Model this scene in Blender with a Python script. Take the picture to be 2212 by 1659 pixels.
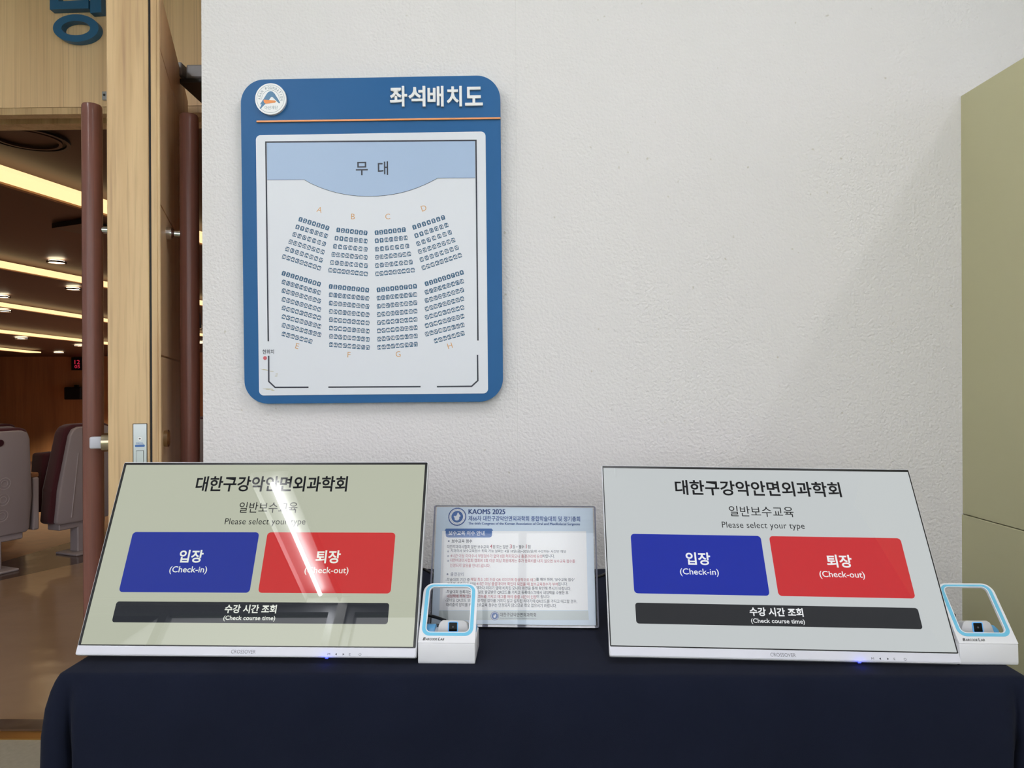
import bpy, bmesh, math, random
from mathutils import Matrix, Vector
random.seed(4)
for o in list(bpy.data.objects): bpy.data.objects.remove(o)
SC = bpy.context.scene
COL = SC.collection

# ------------------------------------------------------------------ camera, world, light, exposure
F, CXP, CYP = 1530.0, 1106.0, 829.5          # focal length and centre in pixels of the 2212x1659 frame
ROLL, YAW, ZC = 0.0045, 0.0178, 1.15         # the camera stands at the origin, 1.15 m up
W = Matrix.Translation((0, 0, ZC)) @ Matrix.Rotation(YAW, 4, 'Z')   # levelled camera axes -> room
def P(x, y, z): return W @ Vector((x, y, z))
cr, sr = math.cos(ROLL), math.sin(ROLL)
cam = bpy.data.cameras.new('camera'); cam.sensor_width = 36; cam.lens = 36 * F / 2212
cam.clip_start = 0.02
camo = bpy.data.objects.new('camera', cam); COL.objects.link(camo)
camo.matrix_world = W @ Matrix(((cr, sr, 0, 0), (0, 0, -1, 0), (-sr, cr, 0, 0), (0, 0, 0, 1)))
SC.camera = camo
vs = SC.view_settings
vs.view_transform = 'Standard'; vs.look = 'None'; vs.gamma = 1; vs.use_curve_mapping = False; vs.exposure = 0.14
SC.display_settings.display_device = 'sRGB'
world = bpy.data.worlds.new('overcast_sky'); SC.world = world; world.use_nodes = True
bg = world.node_tree.nodes['Background']; bg.inputs['Color'].default_value = (0.98, 0.955, 1.0, 1); bg.inputs['Strength'].default_value = 2.9

def ray(px, py):
    a, b = (px - CXP) / F, (py - CYP) / F
    return Vector((cr * a - sr * b, 1.0, -(sr * a + cr * b)))
def on_z(px, py, z):                          # point of a level plane z (relative to the camera) seen at a pixel
    r = ray(px, py); return r * (z / r.z)

# ------------------------------------------------------------------ helpers
def lin(c):
    c = c / 255.0
    return c / 12.92 if c <= 0.04045 else ((c + 0.055) / 1.055) ** 2.4
def rgb(r, g, b): return (lin(r), lin(g), lin(b), 1.0)
MATS = {}
def mat(name, col, rough=0.5, metal=0.0, spec=0.5, coat=0.0, emit=None, estr=1.0, bump=None, var=None, sheen=0.0):
    if name in MATS: return MATS[name]
    m = bpy.data.materials.new(name); m.use_nodes = True; nt = m.node_tree
    b = nt.nodes['Principled BSDF']
    b.inputs['Base Color'].default_value = col; b.inputs['Roughness'].default_value = rough
    b.inputs['Metallic'].default_value = metal; b.inputs['Specular IOR Level'].default_value = spec
    b.inputs['Coat Weight'].default_value = coat; b.inputs['Coat Roughness'].default_value = 0.05
    b.inputs['Sheen Weight'].default_value = sheen
    if emit: b.inputs['Emission Color'].default_value = emit; b.inputs['Emission Strength'].default_value = estr
    if bump or var:
        tc = nt.nodes.new('ShaderNodeTexCoord')
    if bump:                                  # (scale, detail, strength, distance)
        n = nt.nodes.new('ShaderNodeTexNoise'); n.inputs['Scale'].default_value = bump[0]; n.inputs['Detail'].default_value = bump[1]
        nt.links.new(tc.outputs['Object'], n.inputs['Vector'])
        bp = nt.nodes.new('ShaderNodeBump'); bp.inputs['Strength'].default_value = bump[2]; bp.inputs['Distance'].default_value = bump[3]
        nt.links.new(n.outputs['Fac'], bp.inputs['Height']); nt.links.new(bp.outputs['Normal'], b.inputs['Normal'])
    if var:                                   # (scale, second colour)
        n = nt.nodes.new('ShaderNodeTexNoise'); n.inputs['Scale'].default_value = var[0]; n.inputs['Detail'].default_value = 4
        nt.links.new(tc.outputs['Object'], n.inputs['Vector'])
        mx = nt.nodes.new('ShaderNodeMix'); mx.data_type = 'RGBA'; mx.inputs['A'].default_value = col; mx.inputs['B'].default_value = var[1]
        nt.links.new(n.outputs['Fac'], mx.inputs['Factor']); nt.links.new(mx.outputs['Result'], b.inputs['Base Color'])
    MATS[name] = m; return m
def wood(name, c1, c2, c3, rough=0.38, sx=14.0, sz=0.9, spec=0.4, coat=0.0, along='Z', bright=0.05):
    m = bpy.data.materials.new(name); m.use_nodes = True; nt = m.node_tree; L = nt.links.new
    b = nt.nodes['Principled BSDF']; b.inputs['Roughness'].default_value = rough; b.inputs['Specular IOR Level'].default_value = spec
    b.inputs['Coat Weight'].default_value = coat; b.inputs['Coat Roughness'].default_value = 0.15
    tc = nt.nodes.new('ShaderNodeTexCoord')
    def noise(vec, det, dist=0.0):
        mp = nt.nodes.new('ShaderNodeMapping'); mp.inputs['Scale'].default_value = vec
        L(tc.outputs['Object'], mp.inputs['Vector'])
        n = nt.nodes.new('ShaderNodeTexNoise'); n.inputs['Scale'].default_value = 1; n.inputs['Detail'].default_value = det; n.inputs['Distortion'].default_value = dist
        L(mp.outputs['Vector'], n.inputs['Vector']); return n
    def v(a, c): return (a, a, c) if along == 'Z' else (c, a, a)
    n1 = noise(v(sx, sz), 5, 0.5); n2 = noise(v(sx * 9, sz * 3), 3); n3 = noise(v(sx * .3, sz * .5), 2)
    r = nt.nodes.new('ShaderNodeValToRGB'); e = r.color_ramp.elements
    e[0].position = 0.3; e[0].color = c2; e[1].position = 0.62; e[1].color = c1
    x = e.new(0.43); x.color = tuple((p + q) / 2 for p, q in zip(c1, c2))
    L(n1.outputs['Fac'], r.inputs['Fac'])
    mx = nt.nodes.new('ShaderNodeMix'); mx.data_type = 'RGBA'; mx.inputs['B'].default_value = c3
    L(r.outputs['Color'], mx.inputs['A'])
    mr = nt.nodes.new('ShaderNodeMapRange'); mr.inputs['From Min'].default_value = 0.5; mr.inputs['From Max'].default_value = 0.75; mr.inputs['To Max'].default_value = 0.45
    L(n2.outputs['Fac'], mr.inputs['Value']); L(mr.outputs['Result'], mx.inputs['Factor'])
    m2 = nt.nodes.new('ShaderNodeMix'); m2.data_type = 'RGBA'; m2.blend_type = 'MULTIPLY'; m2.inputs['Factor'].default_value = 0.35
    L(mx.outputs['Result'], m2.inputs['A']); L(n3.outputs['Fac'], m2.inputs['B'])
    br = nt.nodes.new('ShaderNodeBrightContrast'); br.inputs['Bright'].default_value = bright
    L(m2.outputs['Result'], br.inputs['Color']); L(br.outputs['Color'], b.inputs['Base Color'])
    bp = nt.nodes.new('ShaderNodeBump'); bp.inputs['Strength'].default_value = 0.12; bp.inputs['Distance'].default_value = 0.001
    L(n2.outputs['Fac'], bp.inputs['Height']); L(bp.outputs['Normal'], b.inputs['Normal'])
    return m
def clear(name, tint=(1, 1, 1, 1), body=0.0, ior=1.49, bodycol=(.8, .82, .9, 1), extra=0.0):
    """thin clear sheet: mirror share by Fresnel, the rest passes straight through"""
    m = bpy.data.materials.new(name); m.use_nodes = True; nt = m.node_tree; L = nt.links.new
    nt.nodes.remove(nt.nodes['Principled BSDF']); out = nt.nodes['Material Output']
    t = nt.nodes.new('ShaderNodeBsdfTransparent'); t.inputs['Color'].default_value = tint
    d = nt.nodes.new('ShaderNodeBsdfDiffuse'); d.inputs['Color'].default_value = bodycol
    g = nt.nodes.new('ShaderNodeBsdfGlossy'); g.inputs['Roughness'].default_value = 0.015
    fr = nt.nodes.new('ShaderNodeFresnel'); fr.inputs['IOR'].default_value = ior
    m1 = nt.nodes.new('ShaderNodeMixShader'); m1.inputs['Fac'].default_value = body
    m2 = nt.nodes.new('ShaderNodeMixShader')
    L(t.outputs[0], m1.inputs[1]); L(d.outputs[0], m1.inputs[2]); L(m1.outputs[0], m2.inputs[1]); L(g.outputs[0], m2.inputs[2])
    if extra:
        ad = nt.nodes.new('ShaderNodeMath'); ad.inputs[1].default_value = extra; L(fr.outputs[0], ad.inputs[0]); L(ad.outputs[0], m2.inputs['Fac'])
    else: L(fr.outputs[0], m2.inputs['Fac'])
    L(m2.outputs[0], out.inputs['Surface']); return m

def link_mesh(name, me, m=None, parent=None, smooth=None):
    o = bpy.data.objects.new(name, me); COL.objects.link(o)
    if m: me.materials.clear(); me.materials.append(m)
    if parent: o.parent = parent
    if smooth is not None:
        for p in me.polygons: p.use_smooth = True
        try: me.set_sharp_from_angle(angle=math.radians(smooth))
        except Exception: pass
    return o
def obj(name, bm, m=None, parent=None, smooth=None, bevel=None, recalc=True):
    if bevel: bmesh.ops.bevel(bm, geom=bm.edges[:], offset=bevel[0], segments=bevel[1], affect='EDGES', profile=0.5, clamp_overlap=True)
    if recalc: bmesh.ops.recalc_face_normals(bm, faces=bm.faces[:])
    me = bpy.data.meshes.new(name); bm.to_mesh(me); bm.free()
    return link_mesh(name, me, m, parent, smooth)
def tag(o, label=None, cat=None, group=None, kind=None):
    if label: o['label'] = label
    if cat: o['category'] = cat
    if group: o['group'] = group
    if kind: o['kind'] = kind
    return o
def thing(name, label, cat, mw, group=None):
    o = bpy.data.objects.new(name, None); COL.objects.link(o); o.matrix_world = mw; o.empty_display_size = 0.05
    return tag(o, label, cat, group)
def lab(o, s): o['label'] = s; return o
def B(): return bmesh.new()
def box(bm, x0, x1, y0, y1, z0, z1):
    v = [bm.verts.new(c) for c in ((x0, y0, z0), (x1, y0, z0), (x1, y1, z0), (x0, y1, z0), (x0, y0, z1), (x1, y0, z1), (x1, y1, z1), (x0, y1, z1))]
    for f in ((0, 1, 5, 4), (1, 2, 6, 5), (2, 3, 7, 6), (3, 0, 4, 7), (4, 5, 6, 7), (3, 2, 1, 0)): bm.faces.new([v[i] for i in f])
    return bm
def bx(*a): return box(B(), *a)
def prism(bm, pts, y0, y1):                    # outline in x,z pushed from y0 to y1
    a = [bm.verts.new((p[0], y0, p[1])) for p in pts]; b = [bm.verts.new((p[0], y1, p[1])) for p in pts]
    bm.faces.new(a); bm.faces.new(b[::-1]); n = len(pts)
    for i in range(n): bm.faces.new((a[i], b[i], b[(i + 1) % n], a[(i + 1) % n]))
    return bm
def flat(bm, pts, y=0.0):
    bm.faces.new([bm.verts.new((p[0], y, p[1])) for p in pts]); return bm
def rrect(x0, x1, z0, z1, r, n=8):
    pts = []
    if not isinstance(r, (tuple, list)): r = (r, r, r, r)
    for (cx, cz, a0, q) in ((x1 - r[0], z1 - r[0], 0, r[0]), (x0 + r[1], z1 - r[1], 90, r[1]), (x0 + r[2], z0 + r[2], 180, r[2]), (x1 - r[3], z0 + r[3], 270, r[3])):
        for i in range(n + 1):
            a = math.radians(a0 + 90 * i / n); pts.append((cx + q * math.cos(a), cz + q * math.sin(a)))
    return pts
def ring(bm, outer, inner, y0, y1):
    n = len(outer)
    r = [[bm.verts.new((p[0], y, p[1])) for p in L] for L, y in ((outer, y0), (inner, y0), (inner, y1), (outer, y1))]
    for k in range(4):
        a, b = r[k], r[(k + 1) % 4]
        for i in range(n): bm.faces.new((a[i], a[(i + 1) % n], b[(i + 1) % n], b[i]))
    return bm
def circ(cx, cz, rx, rz=None, n=40): 
    rz = rz or rx
    return [(cx + rx * math.cos(2 * math.pi * i / n), cz + rz * math.sin(2 * math.pi * i / n)) for i in range(n)]
def tube(bm, pts, r, n=12, cap=True):
    pts = [Vector(p) for p in pts]; rings = []
    rr = r if isinstance(r, (list, tuple)) else [r] * len(pts)
    up = None
    for i, p in enumerate(pts):
        t = (pts[min(i + 1, len(pts) - 1)] - pts[max(i - 1, 0)]).normalized()
        if up is None: up = t.orthogonal().normalized()
        up = (up - t * up.dot(t)).normalized(); s = t.cross(up)
        rings.append([bm.verts.new(p + rr[i] * (math.cos(2 * math.pi * k / n) * up + math.sin(2 * math.pi * k / n) * s)) for k in range(n)])
    for a, b in zip(rings, rings[1:]):
        for k in range(n): bm.faces.new((a[k], a[(k + 1) % n], b[(k + 1) % n], b[k]))
    if cap: bm.faces.new(rings[0][::-1]); bm.faces.new(rings[-1])
    return bm
def smooth_path(pts, k=6):
    pts = [Vector(p) for p in pts]; out = []
    q = [pts[0]] + pts + [pts[-1]]
    for i in range(1, len(q) - 2):
        for j in range(k):
            t = j / k; a, b, c, d = q[i - 1], q[i], q[i + 1], q[i + 2]
            out.append(0.5 * ((2 * b) + (c - a) * t + (2 * a - 5 * b + 4 * c - d) * t * t + (3 * b - a - 3 * c + d) * t ** 3))
    return out + [pts[-1]]
def strip(bm, pts, w, y, close=False):         # a flat line of width w drawn in x,z
    pts = [Vector((p[0], p[1])) for p in pts]; L = []; R = []; n = len(pts)
    for i, p in enumerate(pts):
        a = (p - pts[i - 1]).normalized() if i > 0 else None
        b = (pts[i + 1] - p).normalized() if i < n - 1 else None
        if a is None: a = b
        if b is None: b = a
        nrm = Vector((-(a.y + b.y), a.x + b.x)).normalized(); s = 1 / max(0.35, nrm.dot(Vector((-a.y, a.x))))
        L.append(bm.verts.new((p.x + nrm.x * w / 2 * s, y, p.y + nrm.y * w / 2 * s))); R.append(bm.verts.new((p.x - nrm.x * w / 2 * s, y, p.y - nrm.y * w / 2 * s)))
    for i in range(n - 1): bm.faces.new((R[i], R[i + 1], L[i + 1], L[i]))
    return bm

# ---- lettering: a font curve turned into a mesh and laid in the x,z plane facing -y
def glyphs(s, bold=0.0, shear=0.0, depth=0.0, sp=1.0, res=3):
    cu = bpy.data.curves.new('lettering', 'FONT'); cu.body = s; cu.resolution_u = res; cu.offset = bold; cu.shear = shear; cu.extrude = depth; cu.space_character = sp
    o = bpy.data.objects.new('lettering', cu); COL.objects.link(o)
    me = bpy.data.meshes.new_from_object(o.evaluated_get(bpy.context.evaluated_depsgraph_get()))
    bpy.data.objects.remove(o); bpy.data.curves.remove(cu)
    return [tuple(v.co) for v in me.vertices], [tuple(p.vertices) for p in me.polygons]
def write(bm, s, u0, u1, v0, v1, y=0.0, bold=0.0, shear=0.0, depth=0.0, sp=1.0, rot=0.0, keep=False):
    """fit the ink of s into the box u0..u1, v0..v1; with depth it stands out from y towards the viewer"""
    vs_, fs = glyphs(s, bold, shear, 0.05 if depth else 0.0, sp)
    xs = [v[0] for v in vs_]; ys = [v[1] for v in vs_]
    a0, a1, b0, b1 = min(xs), max(xs), min(ys), max(ys)
    kx = (u1 - u0) / (a1 - a0); kz = (v1 - v0) / (b1 - b0); cx, cz = (u0 + u1) / 2, (v0 + v1) / 2
    if keep: kx = kz
    vv = []
    for v in vs_:
        x = (v[0] - (a0 + a1) / 2) * kx; z = (v[1] - (b0 + b1) / 2) * kz
        if rot: x, z = x * math.cos(rot) - z * math.sin(rot), x * math.sin(rot) + z * math.cos(rot)
        vv.append(bm.verts.new((cx + x, (y - (v[2] + 0.05) / 0.1 * depth) if depth else y, cz + z)))
    for f in fs:
        try: bm.faces.new([vv[i] for i in f])
        except ValueError: pass
    return bm
def face_viewer(bm):                           # flat print: all normals to -y
    for f in bm.faces:
        f.normal_update()
        if f.normal.y > 0: f.normal_flip()
    return bm
def printed(name, bm, m, parent): return obj(name, face_viewer(bm), m, parent, recalc=False)

# ------------------------------------------------------------------ materials
M = {}
M['plaster'] = mat('plaster', rgb(226, 223, 224), 0.75, spec=0.25)
nt = M['plaster'].node_tree; L_ = nt.links.new; pb = nt.nodes['Principled BSDF']
tc = nt.nodes.new('ShaderNodeTexCoord')
n1 = nt.nodes.new('ShaderNodeTexNoise'); n1.inputs['Scale'].default_value = 150; n1.inputs['Detail'].default_value = 1.6; n1.inputs['Roughness'].default_value = 0.5; n1.inputs['Distortion'].default_value = 0.0
n2 = nt.nodes.new('ShaderNodeTexVoronoi'); n2.feature = 'SMOOTH_F1'; n2.inputs['Scale'].default_value = 150
n3 = nt.nodes.new('ShaderNodeTexNoise'); n3.inputs['Scale'].default_value = 60; n3.inputs['Detail'].default_value = 1
for n in (n1, n2, n3): L_(tc.outputs['Object'], n.inputs['Vector'])
ma = nt.nodes.new('ShaderNodeMath'); ma.operation = 'MULTIPLY_ADD'; ma.inputs[1].default_value = -0.12
L_(n2.outputs['Distance'], ma.inputs[0]); L_(n1.outputs['Fac'], ma.inputs[2])
bp = nt.nodes.new('ShaderNodeBump'); bp.inputs['Strength'].default_value = 0.65; bp.inputs['Distance'].default_value = 0.004
L_(ma.outputs[0], bp.inputs['Height']); L_(bp.outputs['Normal'], pb.inputs['Normal'])
rp = nt.nodes.new('ShaderNodeValToRGB'); rp.color_ramp.elements[0].position = 0.74; rp.color_ramp.elements[1].position = 0.80
rp.color_ramp.elements[0].color = rgb(226, 223, 224); rp.color_ramp.elements[1].color = rgb(204, 199, 192)
L_(n3.outputs['Fac'], rp.inputs['Fac']); L_(rp.outputs['Color'], pb.inputs['Base Color'])
M['maple'] = wood('maple', rgb(224, 188, 136), rgb(192, 152, 100), rgb(138, 96, 56), 0.4, 16, 1.3)
M['oak'] = wood('oak_veneer', rgb(242, 202, 146), rgb(222, 176, 118), rgb(176, 128, 78), 0.45, 18, 0.6, bright=0.10)
M['hallwood'] = wood('auditorium_wood', rgb(190, 134, 78), rgb(164, 108, 58), rgb(140, 86, 42), 0.4, 3, 0.3)
M['redwood'] = wood('lacquered_red_wood', rgb(118, 54, 32), rgb(98, 42, 24), rgb(74, 28, 16), 0.24, 30, 1.5, 0.28, 0.0)
M['signblue'] = mat('sign_blue', rgb(37, 93, 146), 0.45, spec=0.22, bump=(900, 2, 0.05, 0.0004))
M['letterblue'] = mat('letter_blue', rgb(34, 96, 140), 0.4)
M['panelwhite'] = mat('plan_white', rgb(222, 225, 234), 0.35)
M['titlewhite'] = mat('title_white', rgb(238, 238, 240), 0.3)
M['ink'] = mat('plan_ink', rgb(38, 42, 58), 0.45)
M['stage'] = mat('plan_stage', rgb(166, 188, 220), 0.38)
M['seatblue'] = mat('plan_seat_blue', rgb(40, 88, 124), 0.4)
M['sectionorange'] = mat('plan_orange', rgb(206, 152, 92), 0.4)
M['orange'] = mat('orange_bar', rgb(238, 160, 104), 0.35)
M['logoorange'] = mat('logo_orange', rgb(232, 140, 66), 0.4)
M['logoblue'] = mat('logo_blue', rgb(70, 120, 160), 0.4)
M['logogrey'] = mat('logo_grey', rgb(120, 140, 152), 0.4)
M['red'] = mat('plan_red', rgb(206, 92, 104), 0.4)
M['stain'] = mat('tape_stain', rgb(196, 190, 168), 0.5)
M['white'] = mat('white_plastic', rgb(226, 226, 232), 0.35)
M['chin'] = mat('pale_plastic', rgb(214, 214, 226), 0.3)
M['black'] = mat('black_plastic', rgb(20, 21, 24), 0.3)
M['grey'] = mat('grey_plastic', rgb(196, 196, 198), 0.4)
M['icon'] = mat('icon_grey', rgb(70, 72, 84), 0.5)
M['sky'] = mat('sky_blue_plastic', rgb(112, 190, 224), 0.3)
M['skyband'] = mat('blue_band', rgb(92, 170, 226), 0.35)
M['lens'] = mat('scanner_window', rgb(8, 9, 10), 0.12, spec=0.12)
M['steel'] = mat('brushed_steel', rgb(196, 198, 206), 0.28, 1.0)
M['chrome'] = mat('chrome', rgb(210, 210, 212), 0.12, 1.0)
M['brass'] = mat('nickel_brass', rgb(186, 172, 148), 0.22, 1.0)
M['cap'] = mat('pale_grey_plastic', rgb(190, 192, 204), 0.4)
M['closer'] = mat('closer_grey', rgb(132, 128, 132), 0.4)
M['dark'] = mat('dark_metal', rgb(38, 34, 32), 0.5)
M['seal'] = mat('rubber_seal', rgb(14, 15, 18), 0.6)
M['cloth'] = mat('navy_cloth', rgb(25, 29, 45), 0.95, spec=0.06, bump=(1500, 2, 0.5, 0.0006), sheen=0.03, var=(9, rgb(20, 24, 38)))
M['olive'] = mat('olive_laminate', rgb(180, 176, 140), 0.3, spec=0.45, bump=(500, 2, 0.06, 0.0005))
M['lobbyfloor'] = mat('lobby_stone', rgb(176, 172, 158), 0.4, var=(60, rgb(150, 146, 132)))
M['paint'] = mat('ceiling_paint', rgb(226, 226, 224), 0.8)
M['hallceil'] = mat('hall_ceiling', rgb(70, 46, 36), 0.55)
M['hallfloor'] = mat('hall_floor', rgb(176, 148, 120), 0.16, spec=0.6, bump=(7, 2, 0.25, 0.01), var=(2.2, rgb(150, 122, 96)))
M['hallborder'] = mat('hall_border_floor', rgb(84, 66, 56), 0.16, spec=0.6, bump=(7, 2, 0.2, 0.01))
M['hallboard'] = wood('hall_floor_boards', rgb(188, 128, 66), rgb(160, 100, 48), rgb(130, 78, 36), 0.3, 4, 4, 0.5, along='X')
M['gold'] = mat('brass_strip', rgb(206, 160, 92), 0.28, 1.0)
M['shell'] = mat('seat_shell', rgb(166, 156, 160), 0.5)
M['shellrib'] = mat('seat_shell_rib', rgb(184, 174, 178), 0.5)
M['maroon'] = mat('maroon_fabric', rgb(74, 20, 32), 0.9, sheen=0.3)
M['button'] = mat('maroon_plastic', rgb(64, 26, 38), 0.5)
M['lawn'] = mat('lawn', rgb(98, 122, 70), 0.9, var=(3, rgb(74, 98, 52)))
M['alu'] = mat('window_aluminium', rgb(170, 172, 176), 0.4, 0.6)
M['tube'] = mat('lit_tube', rgb(255, 255, 255), 0.5, emit=(0.98, 0.985, 1.0, 1), estr=130.0)
M['housing'] = mat('lamp_housing', rgb(150, 150, 150), 0.5)
M['strip'] = mat('lit_strip', rgb(255, 230, 180), 0.5, emit=(1.0, 0.72, 0.36, 1), estr=1.15)
M['stripedge'] = mat('strip_edge', rgb(190, 150, 110), 0.5)
M['spot'] = mat('lit_downlight', rgb(255, 240, 200), 0.5, emit=(1.0, 0.86, 0.58, 1), estr=9.0)
M['led'] = mat('lit_blue_led', rgb(20, 30, 255), 0.4, emit=(0.02, 0.03, 1.0, 1), estr=6.0)
M['digits'] = mat('lit_red_digits', rgb(120, 10, 20), 0.4, emit=(0.5, 0.02, 0.05, 1), estr=0.9)
M['acrylic'] = clear('clear_acrylic', ior=1.40)
M['acrylicedge'] = clear('acrylic_edge', (0.7, 0.72, 0.8, 1), 0.35, 1.5, (.55, .55, .72, 1), 0.12)
M['pane'] = clear('window_glass', (0.97, 0.99, 0.98, 1), 0.0, 1.5)
M['paper'] = mat('notice_paper', rgb(216, 230, 246), 0.55)
M['paperbody'] = mat('notice_body', rgb(250, 250, 254), 0.55)
M['paperfoot'] = mat('notice_foot', rgb(205, 214, 216), 0.55)
M['inkblue'] = mat('notice_blue', rgb(52, 88, 156), 0.5)
M['tabblue'] = mat('notice_tab', rgb(72, 112, 178), 0.5)
M['inkdark'] = mat('notice_dark', rgb(52, 54, 68), 0.5)
M['inkgrey'] = mat('notice_grey', rgb(104, 108, 132), 0.5)
M['inkred'] = mat('notice_red', rgb(178, 68, 84), 0.5)
M['inkwhite'] = mat('notice_white', rgb(238, 240, 246), 0.5)
def screen_mat(name, c, k=0.014):
    c = tuple(max(0.0, x - k) for x in c[:3]) + (1,)
    return mat(name, (0.004, 0.004, 0.005, 1), 0.012, spec=0.5, emit=c, estr=0.91)

# ------------------------------------------------------------------ setting: lobby
def struct(name, bm, m, **k): return tag(obj(name, bm, m, **k), kind='structure')
D0 = 1.668                                     # camera to plaster wall
WY = D0 * math.cos(YAW)
XL = P(-0.7335, 1.681, 0).x
CEIL = 2.62                                    # lobby ceiling
DOORY = 2.335 * math.cos(YAW)
bm = B(); sx = P(0.0115, 1.668, 0).x           # plaster wall with its fine vertical joint
g = 0.0011
pts = [(XL, 2.31), (XL, WY), (sx - g, WY), (sx, WY + 0.0007), (sx + g, WY), (3.2, WY), (3.2, 2.31)]
a = [bm.verts.new((x, y, 0)) for x, y in pts]; b = [bm.verts.new((x, y, CEIL)) for x, y in pts]
for i in range(1, len(pts) - 1): bm.faces.new((a[i], a[i + 1], b[i + 1], b[i]))
bmesh.ops.delete(bm, geom=[v for v in bm.verts if not v.link_faces], context='VERTS')
struct('wall_back', bm, M['plaster'])
bm = B(); a = [bm.verts.new((XL, y, z)) for y, z in ((WY, 0), (2.31, 0), (2.31, CEIL), (WY, CEIL))]; bm.faces.new(a); struct('wall_return', bm, M['hallwood'])
struct('floor', bx(-3.4, 3.2, -1.58, DOORY - 0.06, -0.05, 0), M['lobbyfloor'])
struct('ceiling', bx(-3.4, 3.2, -1.58, DOORY, CEIL, CEIL + 0.05), M['paint'])
struct('wall_left', bx(-3.45, -3.4, -1.58, DOORY, 0, CEIL), M['paint'])
struct('wall_right', bx(3.2, 3.25, -1.58, 2.31, 0, CEIL), M['paint'])
# glazed front behind the camera: sill, piers, three windows
bm = B()
box(bm, -3.4, 3.2, -1.68, -1.58, 0, 0.12); box(bm, -3.4, 3.2, -1.68, -1.58, 2.58, CEIL)
WX = [(-3.34, -1.23), (-1.17, 0.94), (1.0, 3.11)]
for x0, x1 in ((-3.4, -3.34), (-1.23, -1.17), (0.94, 1.0), (3.11, 3.2)): box(bm, x0, x1, -1.68, -1.58, 0.12, 2.58)
struct('wall_front', bm, M['paint'])
for i, (x0, x1) in enumerate(WX):
    wn = tag(bpy.data.objects.new('window_%d' % (i + 1), None), kind='structure'); COL.objects.link(wn); wn.location = ((x0 + x1) / 2, -1.63, 0)
    h = (x1 - x0) / 2; bm = B()
    ring(bm, rrect(-h, h, .12, 2.58, .001, 1), rrect(-h + .05, h - .05, .17, 2.53, .001, 1), -.03, .03); box(bm, -.025, .025, -.03, .03, .17, 2.53); box(bm, -h, h, -.025, .025, 0.95, 1.0)
    obj('window_frame', bm, M['alu'], wn)
    obj('pane', bx(-h + .04, h - .04, -.003, .003, .16, 2.54), M['pane'], wn)
    pl = bpy.data.lights.new('daylight_portal', 'AREA'); pl.shape = 'RECTANGLE'; pl.size = x1 - x0; pl.size_y = 2.46; pl.cycles.is_portal = True
    po = bpy.data.objects.new('daylight_portal', pl); COL.objects.link(po); po.location = ((x0 + x1) / 2, -1.74, 1.35); po.rotation_euler = (math.radians(90), 0, math.radians(180))
bm = B(); bm.faces.new([bm.verts.new(c) for c in ((-40, -60, -.15), (40, -60, -.15), (40, -1.8, -.15), (-40, -1.8, -.15))])
struct('ground', bm, M['lawn'])

# ------------------------------------------------------------------ setting: doorway and auditorium
HD = 0.93                                      # door head above the camera
zh = ZC + HD
struct('wall_door', bx(-3.4, XL + .02, DOORY, DOORY + 0.03, zh, CEIL), M['oak'])
bm = B(); box(bm, -3.4, .5, DOORY + .002, DOORY + .038, zh - .023, zh - .001); box(bm, -3.4, .5, DOORY + .038, DOORY + .11, zh + .03, zh + .06); box(bm, -3.4, .5, DOORY + .11, DOORY + .17, zh - .014, zh + .06)
struct('trim_1', bm, M['maple'])
bm = B(); box(bm, -3.4, .3, DOORY - .06, DOORY - .01, -.01, .004); struct('trim_2', bm, M['gold'])
bm = B(); box(bm, -3.4, .3, DOORY - .01, DOORY + .06, -.01, .010); struct('trim_3', bm, M['hallborder'])
CH = [(-40, 1.0), (-13.5, 1.0), (-10.5, 1.12), (-8.2, 1.34), (-6, 1.48), (-4, 1.55), (-2, 1.57), (4, 1.57)]
def ceil_h(x):
    for (x0, h0), (x1, h1) in zip(CH, CH[1:]):
        if x <= x1: return h0 + (h1 - h0) * (x - x0) / (x1 - x0)
    return CH[-1][1]
def on_ceiling(px, py, drop=0.0):
    r = ray(px, py); d = 3.0
    for _ in range(80): d = d + 0.5 * ((ceil_h(r.x * d) - drop) / r.z - d)
    return r * d
DF = 24.0
def hall(name, bm, m): 
    o = struct(name, bm, m); o.matrix_world = W; return o
bm = B(); xs = [-22, -13.5, -10.5, -8.2, -6, -4, -2, 1.2]
for x0, x1 in zip(xs, xs[1:]):
    v = [bm.verts.new(c) for c in ((x0, 2.42, ceil_h(x0)), (x1, 2.42, ceil_h(x1)), (x1, DF + .2, ceil_h(x1)), (x0, DF + .2, ceil_h(x0)))]
    bm.faces.new(v)
hall('ceiling_auditorium', bm, M['hallceil'])
hall('wall_auditorium_far', bx(-22, 1.2, DF, DF + .1, -ZC - 1.6, 1.6), M['hallwood'])
hall('wall_auditorium_stage', bx(-22.1, -22, 2.5, DF, -ZC - 1.6, 1.6), M['hallwood'])
hall('wall_auditorium_rear', bx(1.2, 1.3, 2.5, DF, -ZC, 1.6), M['hallwood'])
bm = B(); box(bm, -22, -3.36, 2.42, 2.5, -ZC - 1.6, 1.6); box(bm, -3.6, 1.2, 2.52, 2.56, HD + .06, 1.6); box(bm, 0.2, 1.2, 2.42, 2.5, -ZC, 1.6)
hall('wall_auditorium_near', bm, M['hallwood'])
zf = -ZC
A1, A2, A3, A4 = on_z(-150, 1290, zf), on_z(0, 1254, zf), on_z(180, 1215, zf), on_z(300, 1182, zf)
B1, B2, B3, B4 = on_z(-150, 1258, zf), on_z(0, 1215, zf), on_z(180, 1163, zf), on_z(300, 1128, zf)
def poly(*pts):
    bm = B(); bm.faces.new([bm.verts.new(p) for p in pts]); return bm
hall('floor_auditorium_aisle', poly((-12, 2.36, zf), (1.2, 2.36, zf), (1.2, 9, zf), A4, A3, A2, A1, (-12, 3.2, zf)), M['hallfloor'])
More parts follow.
